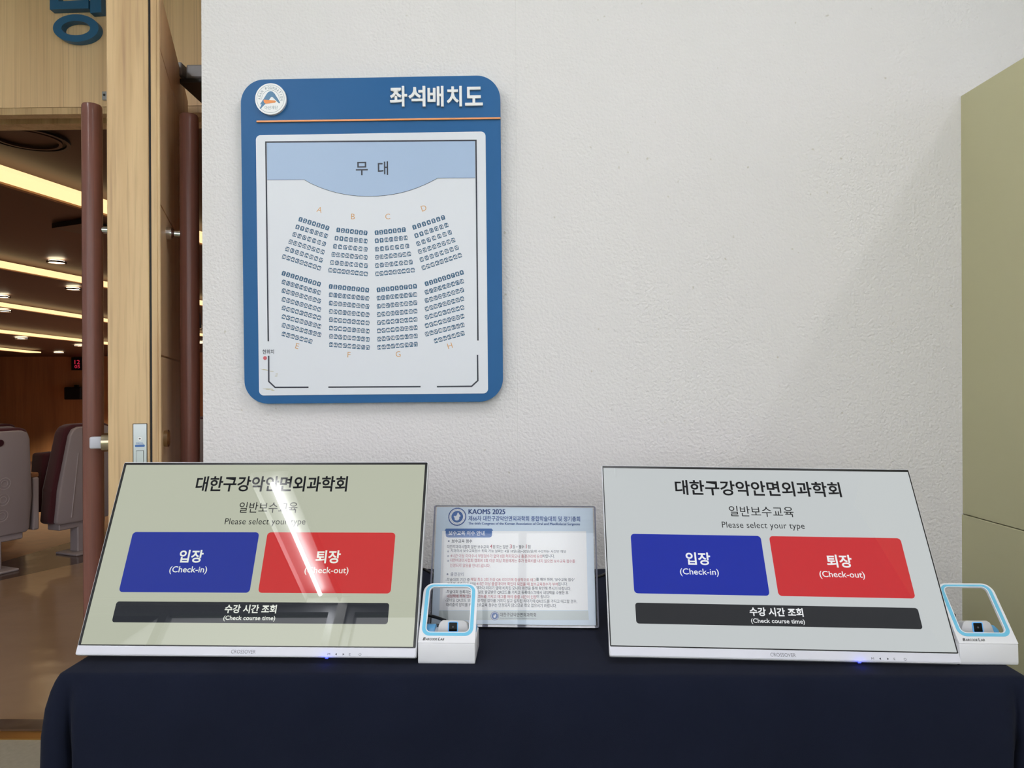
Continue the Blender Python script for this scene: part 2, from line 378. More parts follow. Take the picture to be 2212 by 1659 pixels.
hall('floor_auditorium_border', poly((-12, 3.2, zf), A1, A2, A3, A4, (1.2, 9, zf), (1.2, 10, zf), B4, B3, B2, B1, (-12, 4.0, zf)), M['hallborder'])
hall('floor_auditorium_seating', poly((-12, 4.0, zf), B1, B2, B3, B4, (1.2, 10, zf), (1.2, 10.4, zf), (-12, 4.6, zf)), M['hallboard'])
bm = B(); v = [bm.verts.new(c) for c in ((-12, 4.0, zf), (-12, 4.6, zf), (1.2, 10.4, zf), (-14, 7.5, zf - 1.4), (1.2, 15.5, zf - 1.4), (-22, 4.0, zf - 1.4), (1.2, DF, zf - 1.4), (-22, DF, zf - 1.4))]
for f in ((1, 2, 4, 3), (0, 1, 3, 5), (3, 4, 6, 7), (3, 7, 5)): bm.faces.new([v[i] for i in f])
hall('floor_auditorium_lower', bm, mat('hall_carpet', rgb(66, 38, 28), 0.9))

# ceiling light strips and downlights of the auditorium
def seg_strip(p, q, w, label):
    a = Vector(p); b = Vector(q); d = (b - a); ln = d.length
    y = d.normalized(); x = y.cross(Vector((0, 0, 1))).normalized(); z = x.cross(y)
    mw = W @ Matrix(((x.x, y.x, z.x, a.x), (x.y, y.y, z.y, a.y), (x.z, y.z, z.z, a.z), (0, 0, 0, 1)))
    t = thing('strip_light', label, 'strip light', mw, 'lit strips on the auditorium ceiling')
    obj('diffuser', bx(-w / 2, w / 2, 0, ln, -.03, .0), M['strip'], t)
    obj('housing', bx(-w / 2 - .075, -w / 2 - .03, 0, ln, -.035, .01), M['stripedge'], t)
seg_strip(on_ceiling(-60, 350, .06), on_ceiling(470, 521, .06), .26, 'broadest glowing strip on auditorium ceiling, nearest the doorway head')
seg_strip(on_ceiling(-60, 556, .06), on_ceiling(470, 659, .06), .26, 'second glowing ceiling strip below the broadest one')
seg_strip(on_ceiling(-60, 646, .05), on_ceiling(470, 727, .05), .24, 'third glowing ceiling strip counted down from the doorway head')
seg_strip(on_ceiling(-60, 707, .05), on_ceiling(300, 748, .05), .3, 'fourth glowing ceiling strip, thin and low')
seg_strip(on_ceiling(-60, 746, .05), on_ceiling(76, 760, .05), .3, 'lowest short glowing ceiling strip close above the orange wood wall')
spot0 = None
for k, (px, py, s) in enumerate(((122, 566, 'round downlight between the two broadest ceiling strips'), (158, 624, 'downlight just under the second ceiling strip'), (5, 641, 'downlight at picture edge just above the third strip'),
        (10, 672, 'downlight at picture edge just under the third strip'), (46, 731, 'downlight just above the lowest short ceiling strip'), (172, 747, 'downlight beside the red wooden pull, above the clock'), (127, 762, 'lowest downlight, close above the orange wood wall'),
        (432, 741, 'downlight seen in the slit beside the plaster wall, lower one'), (424, 708, 'downlight seen in the slit beside the hanging loudspeaker'))):
    p = on_ceiling(px, py, .035); t = thing('downlight', s, 'downlight', W @ Matrix.Translation(p), 'downlights on the auditorium ceiling')
    r = 0.088 if k < 4 else 0.12
    bm = B(); tube(bm, [(0, 0, -.004), (0, 0, .012)], r, 24); obj('lamp', bm, M['spot'], t)
    bm = B(); rot_ = [(r * 1.0 * math.cos(a), r * math.sin(a)) for a in [2 * math.pi * i / 24 for i in range(24)]]
    ring(bm, [(x * 1.18, z * 1.18) for x, z in rot_], rot_, -.006, .014); bmesh.ops.rotate(bm, cent=(0, 0, 0), matrix=Matrix.Rotation(math.radians(-90), 3, 'X'), verts=bm.verts[:]); obj('rim', bm, M['hallceil'], t)
    if True:
        sl = bpy.data.lights.new('downlight_beam', 'SPOT'); sl.energy = (320, 320, 320, 320, 1500, 1900, 1900, 700, 700)[k]; sl.color = (1, .77, .50); sl.spot_size = math.radians(120); sl.spot_blend = .6; sl.shadow_soft_size = .08
        so = bpy.data.objects.new('downlight_beam', sl); COL.objects.link(so); so.matrix_world = W @ Matrix.Translation(p - Vector((0, 0, .06)))
for x_, d_ in ((-1.5, 3.7), (-3.0, 4.1), (-1.2, 5.2)):        # added fill spots with no fixture, brightening aisle floor and seats
    sl = bpy.data.lights.new('aisle_fill', 'SPOT'); sl.energy = 20; sl.color = (1, .80, .58); sl.spot_size = math.radians(130); sl.spot_blend = .7; sl.shadow_soft_size = .09
    so = bpy.data.objects.new('aisle_fill', sl); COL.objects.link(so); so.matrix_world = W @ Matrix.Translation((x_, d_, 1.48))
p = on_ceiling(58, 300, .01); t = thing('ceiling_diffuser', 'round dark ring of an air diffuser set in the brown ceiling', 'air diffuser', W @ Matrix.Translation(p))
for nm, r1, r0, m in (('outer_ring', .235, .212, M['dark']), ('inner_cone', .19, .17, M['hallceil'])):
    bm = B(); ring(bm, circ(0, 0, r1), circ(0, 0, r0), -.004, .01); bmesh.ops.rotate(bm, cent=(0, 0, 0), matrix=Matrix.Rotation(math.radians(-90), 3, 'X'), verts=bm.verts[:]); obj(nm, bm, m, t)
q = [on_ceiling(*c, .02) for c in ((112, 486), (178, 476), (235, 490), (180, 500))]
bm = B(); c0 = sum(q, Vector()) / 4
lo = [bm.verts.new(v - c0 - Vector((0, 0, .03))) for v in q]; hi = [bm.verts.new(v - c0 + Vector((0, 0, .015))) for v in q]
bm.faces.new(lo); bm.faces.new(hi[::-1])
for i in range(4): bm.faces.new((lo[i], hi[i], hi[(i + 1) % 4], lo[(i + 1) % 4]))
o = tag(obj('ceiling_hatch', bm, M['dark']), 'dark flat wedge-shaped hatch on the brown ceiling left of the lock door', 'ceiling hatch'); o.matrix_world = W @ Matrix.Translation(c0)
# things on the far wall
def far(px, py, d=DF - .02): return ray(px, py) * d
p = far(170, 786); t = thing('digital_clock', 'black wall clock with glowing red digits beside the red wooden pull', 'clock', W @ Matrix.Translation(p))
obj('case', bx(-.2, .24, -.08, 0, -.22, .22), M['black'], t)
bm = B(); write(bm, '12', -.09, .09, -.01, .13, -.083, .01); write(bm, '05', -.09, .09, -.15, -.04, -.083, .01)
printed('digits', bm, M['digits'], t)
p = far(168, 850); t = thing('loudspeaker', 'black box loudspeaker on the orange wood wall beneath the clock', 'loudspeaker', W @ Matrix.Translation(p))
obj('cabinet', bx(-.25, .3, -.35, 0, -.2, .22), M['black'], t, bevel=(.03, 2)); obj('bracket', bx(-.05, .06, -.12, -.02, .2, .29), M['dark'], t)
p = ray(423, 694) * 10; t = thing('loudspeaker', 'slim black loudspeaker hanging from ceiling, seen in slit beside the plaster wall', 'loudspeaker', W @ Matrix.Translation(p))
obj('cabinet', prism(B(), [(-.05, -.1), (.04, -.09), (.02, .12), (-.05, .1)], -.1, .1), M['black'], t); obj('bracket', bx(-.02, 0, -.02, .02, .1, ceil_h(p.x) - p.z), M['dark'], t)

# auditorium seats
def make_seat(label):
    t = thing('auditorium_seat', label, 'auditorium seat', Matrix(), 'tip-up auditorium seats')
    def lean(bm, z0=.22, k=.13):
        for v in bm.verts: v.co.x += k * max(0, v.co.z - z0)
        return bm
    def shell_prism(o, x0, x1):                # outline in y,z pushed along x
        bm = B(); prism(bm, o, x0, x1)
        for v in bm.verts: v.co = Vector((v.co.y, v.co.x, v.co.z))
        return bm
    o1 = [(-.20, .24), (-.18, .22), (.18, .22), (.20, .24), (.195, .45), (.155, .82), (.135, .86), (.10, .875), (-.10, .875), (-.135, .86), (-.155, .82), (-.195, .45)]
    obj('back_shell', lean(shell_prism(o1, 0, .035)), M['shell'], t, bevel=(.008, 2), smooth=50)
    o2 = [(p[0] * 1.14, p[1] * 1.02) for p in o1]
    obj('back_cushion', lean(shell_prism(o2, -.10, -.002)), M['maroon'], t, bevel=(.02, 3), smooth=60)
    obj('seat_cushion', lean(bx(-.26, -.13, -.21, .21, .30, .70)), M['maroon'], t, bevel=(.02, 3), smooth=60)
    bm = B(); tube(bm, [(.034, -.03, .805), (.046, -.03, .805)], .021, 20); lab(obj('button', lean(bm), M['button'], t), 'round dark maroon button')
    bm = B(); tube(bm, [(.037, -.09, .70), (.037, -.095, .45), (.037, -.10, .26)], .004, 6); 
    for z in (.55, .45, .35): 
        for r in (.02, .036):
            tube(bm, [(.037, .02 + r * math.cos(a), z + r * math.sin(a)) for a in [2 * math.pi * i / 20 for i in range(21)]], .0025, 5)
    obj('embossed_pattern', lean(bm), M['shellrib'], t)
    bm = B(); box(bm, -.06, .02, -.04, .04, 0.012, .24); box(bm, -.10, .02, -.17, .17, .18, .23); obj('pedestal', bm, M['shell'], t, bevel=(.006, 1))
    obj('base_plate', bx(-.12, .09, -.10, .10, 0, .014), M['shell'], t, bevel=(.004, 1))
    ar = obj('armrest', bx(-.34, .03, .228, .268, .22, .56), M['shell'], t, bevel=(.01, 2)); obj('armrest_cap', bx(-.36, .02, .223, .273, .56, .59), M['hallboard'], ar, bevel=(.008, 2))
    return t
def copy_tree(o, parent=None):
    c = o.copy(); COL.objects.link(c)
    if parent: c.parent = parent
    for ch in list(o.children): copy_tree(ch, c)
    return c
seat = make_seat('grey-backed maroon seat behind the red wooden pull')
u = Vector((.38, .925, 0)); nrm = Vector((.925, -.38, 0)); S1 = Vector((-2.985, 4.90, zf))
spots = [(0, 0, None), (-1.13, 0, 'grey-backed maroon seat cut by the picture edge'), (1, 0, 'grey-backed maroon seat hidden mostly by the door lock'), (2, 0, 'grey-backed maroon seat seen in slit beside the plaster wall'),
         (-1.05, -1.25, 'maroon seat of the next row showing between two grey seat backs'), (.3, -1.25, 'next-row maroon seat hidden behind the seat by the pull')]
for i, (k, b_, s) in enumerate(spots):
    o = seat if i == 0 else copy_tree(seat)
    p = S1 + u * (.51 * k) + nrm * b_ + Vector((0, 0, .03 * b_))
    o.matrix_world = W @ Matrix.Translation(p) @ Matrix.Rotation(math.atan2(nrm.y, nrm.x), 4, 'Z')
    if s: o['label'] = s

# ------------------------------------------------------------------ door
PHI = 0.343; TH = 0.1088; LEN = 0.70
dm = W @ Matrix.Translation((-0.8125, 1.64, -ZC)) @ Matrix.Rotation(PHI, 4, 'Z')
door = bpy.data.objects.new('door_1', None); COL.objects.link(door); door.matrix_world = dm; tag(door, kind='structure')
zt = zh - 0.004
leaf = obj('leaf', bx(-TH, -.0236, 0, LEN, .012, zt), M['maple'], door, bevel=(.0015, 1))
obj('seal', bx(-.0236, -.0188, .004, LEN - .004, .012, zt), M['seal'], door)
obj('rebate_strip', bx(-.0188, -.006, 0, LEN, .012, zt), M['maple'], door, bevel=(.001, 1))
gz = [.012, ZC - .35, ZC + .069, ZC + .42, ZC + .783, zt]
for z0, z1 in zip(gz, gz[1:]):
    obj('face_panel', bx(-.006, 0, .0035, LEN, z0 + .002, z1 - .002), M['oak'], door, bevel=(.001, 1))
obj('edge_lipping', bx(-.006, 0, -.0002, .0036, .012, zt), M['maple'], door, bevel=(.001, 1))
def pull(x, y, sx_):
    h = obj('pull_handle', tube(B(), [(x, y, ZC - .62), (x, y, ZC - .615)] + [(x, y, ZC - .6 + i * .2) for i in range(6)] + [(x, y, ZC + .656), (x, y, ZC + .668), (x, y, ZC + .672)], [.019] + [.0225] * 8 + [.0222, .0205], 28), M['redwood'], door, smooth=40)
    lab(h, 'long round red wooden pull with chrome standoffs')
    for z in (ZC + .375, ZC - .42):
        s = -1 if x > 0 else 1
        e = 0.0 if x > 0 else -TH
        bm = B(); tube(bm, [(e, y, z), (e - s * .012, y, z)], .015, 20); tube(bm, [(e - s * .012, y, z), (e - s * .018, y, z)], [.015, .009], 20); tube(bm, [(e - s * .018, y, z), (x, y, z)], .009, 16)
        lab(obj('standoff', bm, M['chrome'], h, smooth=30), 'chrome standoff of the pull')
pull(-TH - .052, .118, 1); pull(.052, .112, -1)
lp = lab(obj('lock_plate', rrect and prism(B(), rrect(-.0575, -.0305, ZC - .31, ZC - .088, .0006, 1), -.0015, .0), M['steel'], door), 'brushed steel lock faceplate')
bm = ring(B(), rrect(-.0590, -.0290, ZC - .312, ZC - .0868, .0006, 1), rrect(-.0576, -.0304, ZC - .311, ZC - .0880, .0006, 1), -.0004, .0); obj('mortise_gap', bm, M['seal'], lp)
obj('screw', tube(B(), [(-.0442, -.0015, ZC - .1215), (-.0442, -.0028, ZC - .1215)], .0046, 20), M['titlewhite'], lp)
obj('screw_socket', face_viewer(write(B(), '+', -.0462, -.0422, ZC - .1235, ZC - .1195, -.0029, .03)), M['seal'], lp, recalc=False)
printed('lettering', write(B(), 'DEAL', -.0520, -.0366, ZC - .1335, ZC - .1300, -.0017, .01), M['tabblue'], lp)
printed('oval_badge', flat(B(), rrect(-.0545, -.0340, ZC - .1405, ZC - .1350, .0026, 6), -.0017), M['tabblue'], lp)
obj('deadbolt', prism(B(), rrect(-.0510, -.0372, ZC - .20, ZC - .1492, .0012, 3), -.004, 0), M['steel'], lp)
obj('bolt_gap', ring(B(), rrect(-.0518, -.0366, ZC - .201, ZC - .1484, .0012, 3), rrect(-.0510, -.0372, ZC - .20, ZC - .1492, .0012, 3), -.0019, -.0014), M['seal'], lp)
zl = ZC - .132
tt = lab(obj('thumbturn', tube(B(), [(-TH, .06, zl), (-TH - .022, .06, zl)], .022, 28), M['brass'], door, smooth=30), 'brass thumbturn with pale lever')
obj('lever', bx(-TH - .048, -TH - .022, .052, .068, zl - .014, zl + .014), M['cap'], tt, bevel=(.004, 3), smooth=40)
cy = lab(obj('lock_cylinder', tube(B(), [(0, .05, zl + .006), (.009, .05, zl + .006), (.012, .05, zl + .006)], [.019, .021, .018], 28), M['brass'], door, smooth=30), 'round brass key cylinder')
# closer: grey cover, dark underside, bolt
dmi = dm.inverted()
cl = obj('door_closer', bx(0, .14, 0, .12, 0, .042), M['closer'], door, bevel=(.006, 2)); cl.matrix_parent_inverse = dmi
cl.matrix_basis = W @ Matrix.Translation((-.945, 2.06, .893)); lab(cl, 'grey boxed door closer at the top of the leaf')
o = obj('arm_block', bx(-.022, -.007, -.01, .05, .006, .044), M['closer'], cl, bevel=(.003, 1))
o = obj('underside_plate', bx(-.02, .14, .0, .16, -.012, .0), M['dark'], cl)
o = obj('bolt', tube(B(), [(.035, .075, -.012), (.035, .075, -.017), (.035, .075, -.0175), (.035, .075, -.03)], [.009, .009, .005, .005], 6), M['steel'], cl)

# latch on the lintel and the raised blue letter
p = ray(227.5, 208) * 2.335
t = thing('latch_bracket', 'tiny steel latch bracket at the lower edge of the oak panel', 'bracket', W @ Matrix.Translation(p))
obj('plate', bx(-.008, .014, -.006, .006, -.014, .014), M['steel'], t, bevel=(.001, 1)); obj('hole', tube(B(), [(0, -.0062, .002), (0, -.0072, .002)], .004, 12), M['dark'], t)
p = P(0, 0, 0)
lt = bpy.data.objects.new('raised_letter', None)
def LP(px, py): r = ray(px, py); k = 2.310 / (r.y + math.tan(YAW) * r.x); w = W @ (r * k); return (w.x, w.z)
bm = B(); ring(bm, [LP(163.5 + 49.3 * math.cos(a), 60.5 - 29.8 * math.sin(a)) for a in [2 * math.pi * i / 48 for i in range(48)]],
     [LP(163.5 + 31 * math.cos(a), 60.5 - 15.5 * math.sin(a)) for a in [2 * math.pi * i / 48 for i in range(48)]], DOORY - .025, DOORY)
prism(bm, [LP(*c) for c in ((107.5, -62), (190, -62), (190, -44), (126, -44), (126, 3), (191, -1), (191, 18), (107.5, 20.5))], DOORY - .025, DOORY)
prism(bm, [LP(*c) for c in ((194.5, -75), (218.5, -75), (218.5, -35), (246, -35), (246, -16), (218.5, -16), (219, 26.5), (194.5, 28))], DOORY - .025, DOORY)
cx_, cz_ = LP(163, 0)
for v in bm.verts: v.co -= Vector((cx_, DOORY, cz_))
bpy.data.objects.remove(lt)
o = tag(obj('raised_letter', bm, M['letterblue']), 'big blue raised letter on the oak panel above the doorway', 'letter'); o.location = (cx_, DOORY, cz_)

# ------------------------------------------------------------------ seating plan sign
def pose(rv, t):
    v = Vector(rv); return W @ Matrix.Translation(t) @ Matrix.Rotation(v.length, 4, v.normalized())
sg = thing('seating_plan_sign', 'blue wall sign with white seating plan of numbered seats', 'sign', pose((.0089, -.005, -.0203), (-.3256, 1.6502, .3359)))
HW, HH = .303, .3782
obj('backing_board', prism(B(), rrect(-HW, HW, -HH, HH, .055, 14), 0, .017), M['signblue'], sg, bevel=(.0012, 1))
bm = B(); prism(bm, rrect(-.2682, .2682, -.3588, .2484, .011, 8), -.0012, 0)
pp = lab(obj('plan_panel', bm, M['panelwhite'], sg), 'white panel printed with the hall plan')
Y0 = -.0014
arc = [(.2435, .1411), (.1556, .1419)]
for i in range(1, 20):
    u_ = .1556 * (1 - i / 10.0); arc.append((u_, .1022 + .0397 * (abs(u_) / .1556) ** 2.15))
arc += [(-.1556, .1430), (-.2425, .1438)]
printed('stage_area', flat(B(), [(-.2425, .2303), (.2435, .2268)] + arc, Y0), M['stage'], pp)
bm = B(); strip(bm, arc, .0009, Y0 - .0002); printed('stage_outline', bm, M['ink'], pp)
bm = B(); y = Y0 - .0003; w = .0034
strip(bm, [(-.2448, -.2322), (-.2448, .2320)], w, y); strip(bm, [(-.2464, .2320), (.2475, .2280)], w, y); strip(bm, [(.2458, .2285), (.2458, -.2359)], w, y)
strip(bm, [(-.2444, -.2660), (-.2448, -.3262), (-.2301, -.3402), (-.1515, -.3406)], w, y); strip(bm, [(-.105, -.3408), (.111, -.3416)], w, y); strip(bm, [(.1491, -.3420), (.2299, -.3420), (.2446, -.3288), (.2444, -.2690)], w, y)
printed('room_outline', bm, M['ink'], pp)
printed('stage_letter', write(B(), '무', -.0346, -.0067, .1514, .1825, Y0 - .0003, .012), M['ink'], pp); printed('stage_letter', write(B(), '대', .0168, .0408, .1512, .1828, Y0 - .0003, .012), M['ink'], pp)
bm = B(); write(bm, '현위치', -.2588, -.2320, -.2622, -.2514, Y0, .014); printed('location_lettering', bm, M['ink'], pp)
printed('location_dot', flat(B(), circ(-.2531, -.2714, .0045), Y0), M['red'], pp)
ROWS = {'A': [(-.1654, .0508, -.1030, .0302, 7), (-.1728, .0333, -.1065, .0120, 7), (-.1800, .0160, -.1113, -.0067, 7), (-.1893, -.0009, -.1148, -.0255, 8), (-.1973, -.0178, -.1189, -.0443, 8), (-.2051, -.0354, -.1234, -.0628, 9)],
 'B': [(-.0772, .0251, -.0138, .0173, 7), (-.0816, .0060, -.0137, -.0015, 7), (-.0854, -.0128, -.0140, -.0206, 7), (-.0893, -.0315, -.0142, -.0397, 8), (-.0928, -.0503, -.0138, -.0588, 8), (-.0972, -.0682, -.0140, -.0779, 9)],
 'C': [(.0123, .0176, .0757, .0236, 7), (.0124, -.0012, .0799, .0047, 7), (.0125, -.0206, .0833, -.0144, 7), (.0126, -.0397, .0873, -.0329, 8), (.0123, -.0588, .0910, -.0518, 8), (.0124, -.0780, .0956, -.0706, 9)],
 'D': [(.1006, .0292, .1675, .0503, 7), (.1052, .0098, .1751, .0326, 7), (.1092, -.0088, .1827, .0156, 7), (.1129, -.0276, .1906, -.0024, 8), (.1168, -.0462, .1982, -.0201, 8), (.1211, -.0650, .2055, -.0378, 9)]}
def block(u0, v0, u1, v1, du0, dv0, du1, dv1, last): return [(u0 + du0 * i, v0 + dv0 * i, u1 + du1 * i, v1 + dv1 * i, 9) for i in range(7)] + [last]
ROWS['E'] = block(-.2065, -.0743, -.1244, -.1002, -.00025, -.0202, -.00007, -.01965, (-.2082, -.2158, -.1459, -.2332, 7))
ROWS['F'] = block(-.0965, -.1062, -.0114, -.1156, -.00014, -.01934, -.00002, -.01911, (-.0975, -.2416, -.0115, -.2494, 9))
ROWS['G'] = block(.0153, -.1153, .1003, -.1080, 0, -.01911, .0001, -.01924, (.0153, -.2491, .1009, -.2427, 9))
ROWS['H'] = block(.1279, -.1024, .2096, -.0777, -.00012, -.01947, .00008, -.02028, (.1481, -.2352, .2102, -.2188, 7))
DIG = {}
for c in '0123456789':
    v_, f_ = glyphs(c, .02, res=2); x0 = min(v[0] for v in v_); x1 = max(v[0] for v in v_); b0 = min(v[1] for v in v_); b1 = max(v[1] for v in v_)
    DIG[c] = ([((v[0] - (x0 + x1) / 2) / (b1 - b0), (v[1] - (b0 + b1) / 2) / (b1 - b0)) for v in v_], f_)
SH = [(-.0042, -.0052), (.0042, -.0052), (.0042, -.0012), (.0046, -.0010), (.0046, .0034), (.0036, .0036), (.0036, .0054), (-.0036, .0054), (-.0036, .0036), (-.0046, .0034), (-.0046, -.0010), (-.0042, -.0012)]
for k in 'ABCDEFGH':
    no = 1; bs, bn = B(), B()
    for (u0, v0, u1, v1, n) in ROWS[k]:
        a = math.atan2(v1 - v0, u1 - u0); ca, sa = math.cos(a), math.sin(a)
        for i in range(n):
            t_ = i / (n - 1); cu_, cv_ = u0 + (u1 - u0) * t_, v0 + (v1 - v0) * t_
            flat(bs, [(cu_ + x * ca - z * sa, cv_ + x * sa + z * ca) for x, z in SH], Y0)
            s = str(no); no += 1
            for j, c in enumerate(s):
                off = 0 if len(s) == 1 else (-.0019 + .0038 * j)
                vv = [bn.verts.new((cu_ + (x * .0058 + off) * ca - z * .0064 * sa, Y0 - .0002, cv_ + (x * .0058 + off) * sa + z * .0064 * ca)) for x, z in DIG[c][0]]
                for f in DIG[c][1]: bn.faces.new([vv[q] for q in f])
    sp_ = printed('seat_block_pattern', bs, M['seatblue'], pp); printed('seat_number_lettering', bn, M['titlewhite'], sp_)
for c, u_, v_, r_ in (('A', -.1205, .0729, -18), ('B', -.0425, .0560, -3), ('C', .0385, .0548, 2), ('D', .1229, .0730, 18), ('E', -.1769, -.2440, -16), ('F', -.0556, -.2656, -3), ('G', .0593, -.2653, 3), ('H', .1803, -.2471, 16)):
    printed('section_letter', write(B(), c, u_ - .02, u_ + .02, v_ - .0064, v_ + .0064, Y0, -.004, rot=math.radians(r_), keep=True), M['sectionorange'], pp)
bm = B(); random.seed(3)
for (u_, v_, w_, h_, r_) in ((-.2545, -.2985, .011, .0014, -.2), (-.2375, -.3025, .006, .0009, -.12), (-.226, -.309, .003, .0012, 0), (-.227, -.3135, .004, .0010, .1), (-.2475, -.3440, .013, .0016, -.05), (-.236, -.347, .006, .0012, -.1)):
    pts = []
    for i in range(14):
        a = 2 * math.pi * i / 14; q_ = random.uniform(.6, 1.1); x, z = w_ * q_ * math.cos(a), h_ * q_ * math.sin(a); pts.append((u_ + x - z * r_, v_ + z + x * r_))
    printed('tape_stain', flat(B(), pts, Y0 - .0001), M['stain'], pp)
bm = B(); bw = [(0.0473, .0873), (.0902, .1297), (.1346, .1720), (.1793, .2144), (.2217, .2626)]
for c, (x0, x1) in zip('좌석배치도', bw):
    h0, h1 = (.3060, .3535) if c != '도' else (.3085, .3518)
    dv = -(x0 - .155) * .018
    write(bm, c, x0, x1, h0 + dv, h1 + dv, 0, .024, depth=.005)
lab(obj('title_lettering', bm, M['titlewhite'], sg), 'raised white title lettering')
bm = B(); a = math.atan2(-.0017, .5688)
prism(bm, [(-.2656, .2776), (.3032, .2759), (.3032, .2801), (-.2656, .2818)], -.004, 0); lab(obj('orange_bar', bm, M['orange'], sg, bevel=(.0008, 2)), 'thin raised orange bar')
lc, lz, lr = -.2304, .3300, .0362
bd = lab(obj('logo_badge', prism(B(), circ(lc, lz, lr, n=64), -.007, 0), M['titlewhite'], sg, bevel=(.001, 1)), 'round white raised badge with a blue mountain emblem')
k_ = lr / 368.0
def LG(x, z): return (lc + (x - 960) * k_, lz - (z - 730) * k_)
Y1 = -.0072
bm = B(); strip(bm, circ(lc, lz, 325 * k_, n=64) + [circ(lc, lz, 325 * k_, n=64)[0]], 7 * k_, Y1)
strip(bm, [(lc + 208 * k_ * math.cos(math.radians(a)), lz + 208 * k_ * math.sin(math.radians(a))) for a in range(-8, 188, 6)], 7 * k_, Y1); printed('ring_line', bm, M['logogrey'], bd)
printed('mountain_emblem', flat(B(), [LG(*c) for c in ((700, 950), (740, 870), (742, 850), (712, 860), (716, 840), (800, 720), (870, 610), (910, 568), (960, 548), (1010, 560), (1060, 610), (1110, 690), (1165, 780), (1186, 825), (1172, 842), (1150, 832), (1080, 760), (1010, 690), (990, 683), (968, 695), (900, 790), (820, 860), (760, 920), (725, 962), (705, 962))], Y1), M['logoblue'], bd)
printed('orange_emblem', flat(B(), [LG(*c) for c in ((796, 752), (820, 748), (1060, 770), (1092, 795), (1070, 822), (850, 844), (815, 828), (795, 780))], Y1 - .0003), M['logoorange'], bd)
bm = B(); s = 'ASAN FOUNDATION'
for i, c in enumerate(s):
    if c == ' ': continue
    a = math.radians(178 - i * (183.0 / (len(s) - 1))); r_ = 264 * k_
    write(bm, c, lc + r_ * math.cos(a) - 21 * k_, lc + r_ * math.cos(a) + 21 * k_, lz + r_ * math.sin(a) - 31 * k_, lz + r_ * math.sin(a) + 31 * k_, Y1, .012, rot=a - math.pi / 2, keep=c in 'I')
write(bm, '아산재단', LG(818, 0)[0], LG(1130, 0)[0], LG(0, 978)[1], LG(0, 892)[1], Y1, .0)
printed('badge_lettering', bm, M['logogrey'], bd)

# ------------------------------------------------------------------ partition at the right
pt = thing('partition_panel', 'olive green laminate partition standing beside the plaster wall', 'partition', W @ Matrix.Translation((1.048, 1.655, -ZC)) @ Matrix.Rotation(.028, 4, 'Z'))
zs = ZC - .307
obj('lower_panel', bx(-.002, .04, -1.2, 0, .0, zs - .0012), M['olive'], pt, bevel=(.001, 1))
obj('upper_panel', bx(.0, .04, -1.2, -.0005, zs + .0005, ZC + .666), M['olive'], pt, bevel=(.001, 1))

# ------------------------------------------------------------------ table and cloth
ZT = -.4325                                    # table top seen from the camera
tm = W @ Matrix.Translation((.041, 1.352, ZT)) @ Matrix.Rotation(-.020, 4, 'Z')
TA, TB = .724, .304
ZTW = ZC + ZT
ft = thing('folding_table', 'table standing under the navy tablecloth', 'table', tm @ Matrix.Translation((0, 0, -ZTW)))
obj('table_top', bx(-TA + .012, TA - .012, -TB + .012, TB - .012, ZTW - .03, ZTW - .003), M['grey'], ft)
for sx_ in (-1, 1):
    for sy_ in (-1, 1):
        obj('leg', tube(B(), [(sx_ * .60, sy_ * .24, 0), (sx_ * .60, sy_ * .24, ZTW - .03)], .014, 12), M['dark'], ft)
levels = [(-.06, 0), (-.012, 0), (-.006, -.0006), (-.002, -.003), (0, -.007), (.003, -.013), (.0075, -.026), (.013, -.05), (.0165, -.09), (.0165, -.15), (.016, -.24), (.0155, -.34), (.0155, -.46), (.016, -.58), (.016, -.69)]
bm = B(); rings_ = []
for off, z in levels:
    o_ = rrect(-TA - off, TA + off, -TB - off, TB + off, .012 + max(0, off) * .6, 10); pts = []
    n = len(o_)
    dense = []
    for i in range(n):
        p0, p1 = Vector(o_[i]), Vector(o_[(i + 1) % n]); m_ = max(1, int((p1 - p0).length / .02)) if i in (10, 21, 32, 43) else 1
        m_ = {10: 70, 21: 60, 32: 260, 43: 60}.get(i, 1)
        for j in range(m_): dense.append(p0.lerp(p1, j / m_))
    N = len(dense); hang = max(0.0, -z)
    row = []
    for i, q_ in enumerate(dense):
        d_ = Vector((q_.x, q_.y)); cdx = TA - abs(q_.x); cdy = TB - abs(q_.y)
        near = math.exp(-(max(cdx, 0) ** 2 + max(cdy, 0) ** 2) / (2 * .05 ** 2))
        am = .0 + hang * .030
        wob = am * (math.sin(q_.x * 17 + q_.y * 23 + 1.0) * .35 + math.sin(q_.x * 5.1) * .4) + near * min(hang, .3) * .02 * (1 if True else 0)
        side = Vector((q_.x / TA if abs(q_.x) > TA - .02 else 0, q_.y / TB if abs(q_.y) > TB - .02 else 0))
        if side.length > 0: side.normalize()
        tuck = 0.0
        if hang > .02 and q_.y < -TB + .02 and abs(q_.x) > TA - .09:      # hollow fold next to each front corner
            tuck = -min(hang, .16) * .24 * math.exp(-((abs(q_.x) - (TA - .024)) / .009) ** 2)
        if q_.y > TB - .02: wob = 0; d_.y = TB
        d_ = d_ + side * (wob + tuck)
        row.append(bm.verts.new((d_.x, d_.y, z)))
    rings_.append(row)
bm.faces.new(rings_[0])
for a, b in zip(rings_, rings_[1:]):
    n = len(a)
    for i in range(n): bm.faces.new((a[i], a[(i + 1) % n], b[(i + 1) % n], b[i]))
o = tag(obj('tablecloth', bm, M['cloth'], smooth=80), 'plain navy tablecloth draped over the table under both screens', 'tablecloth'); o.matrix_world = tm
ZW = ZC + ZT

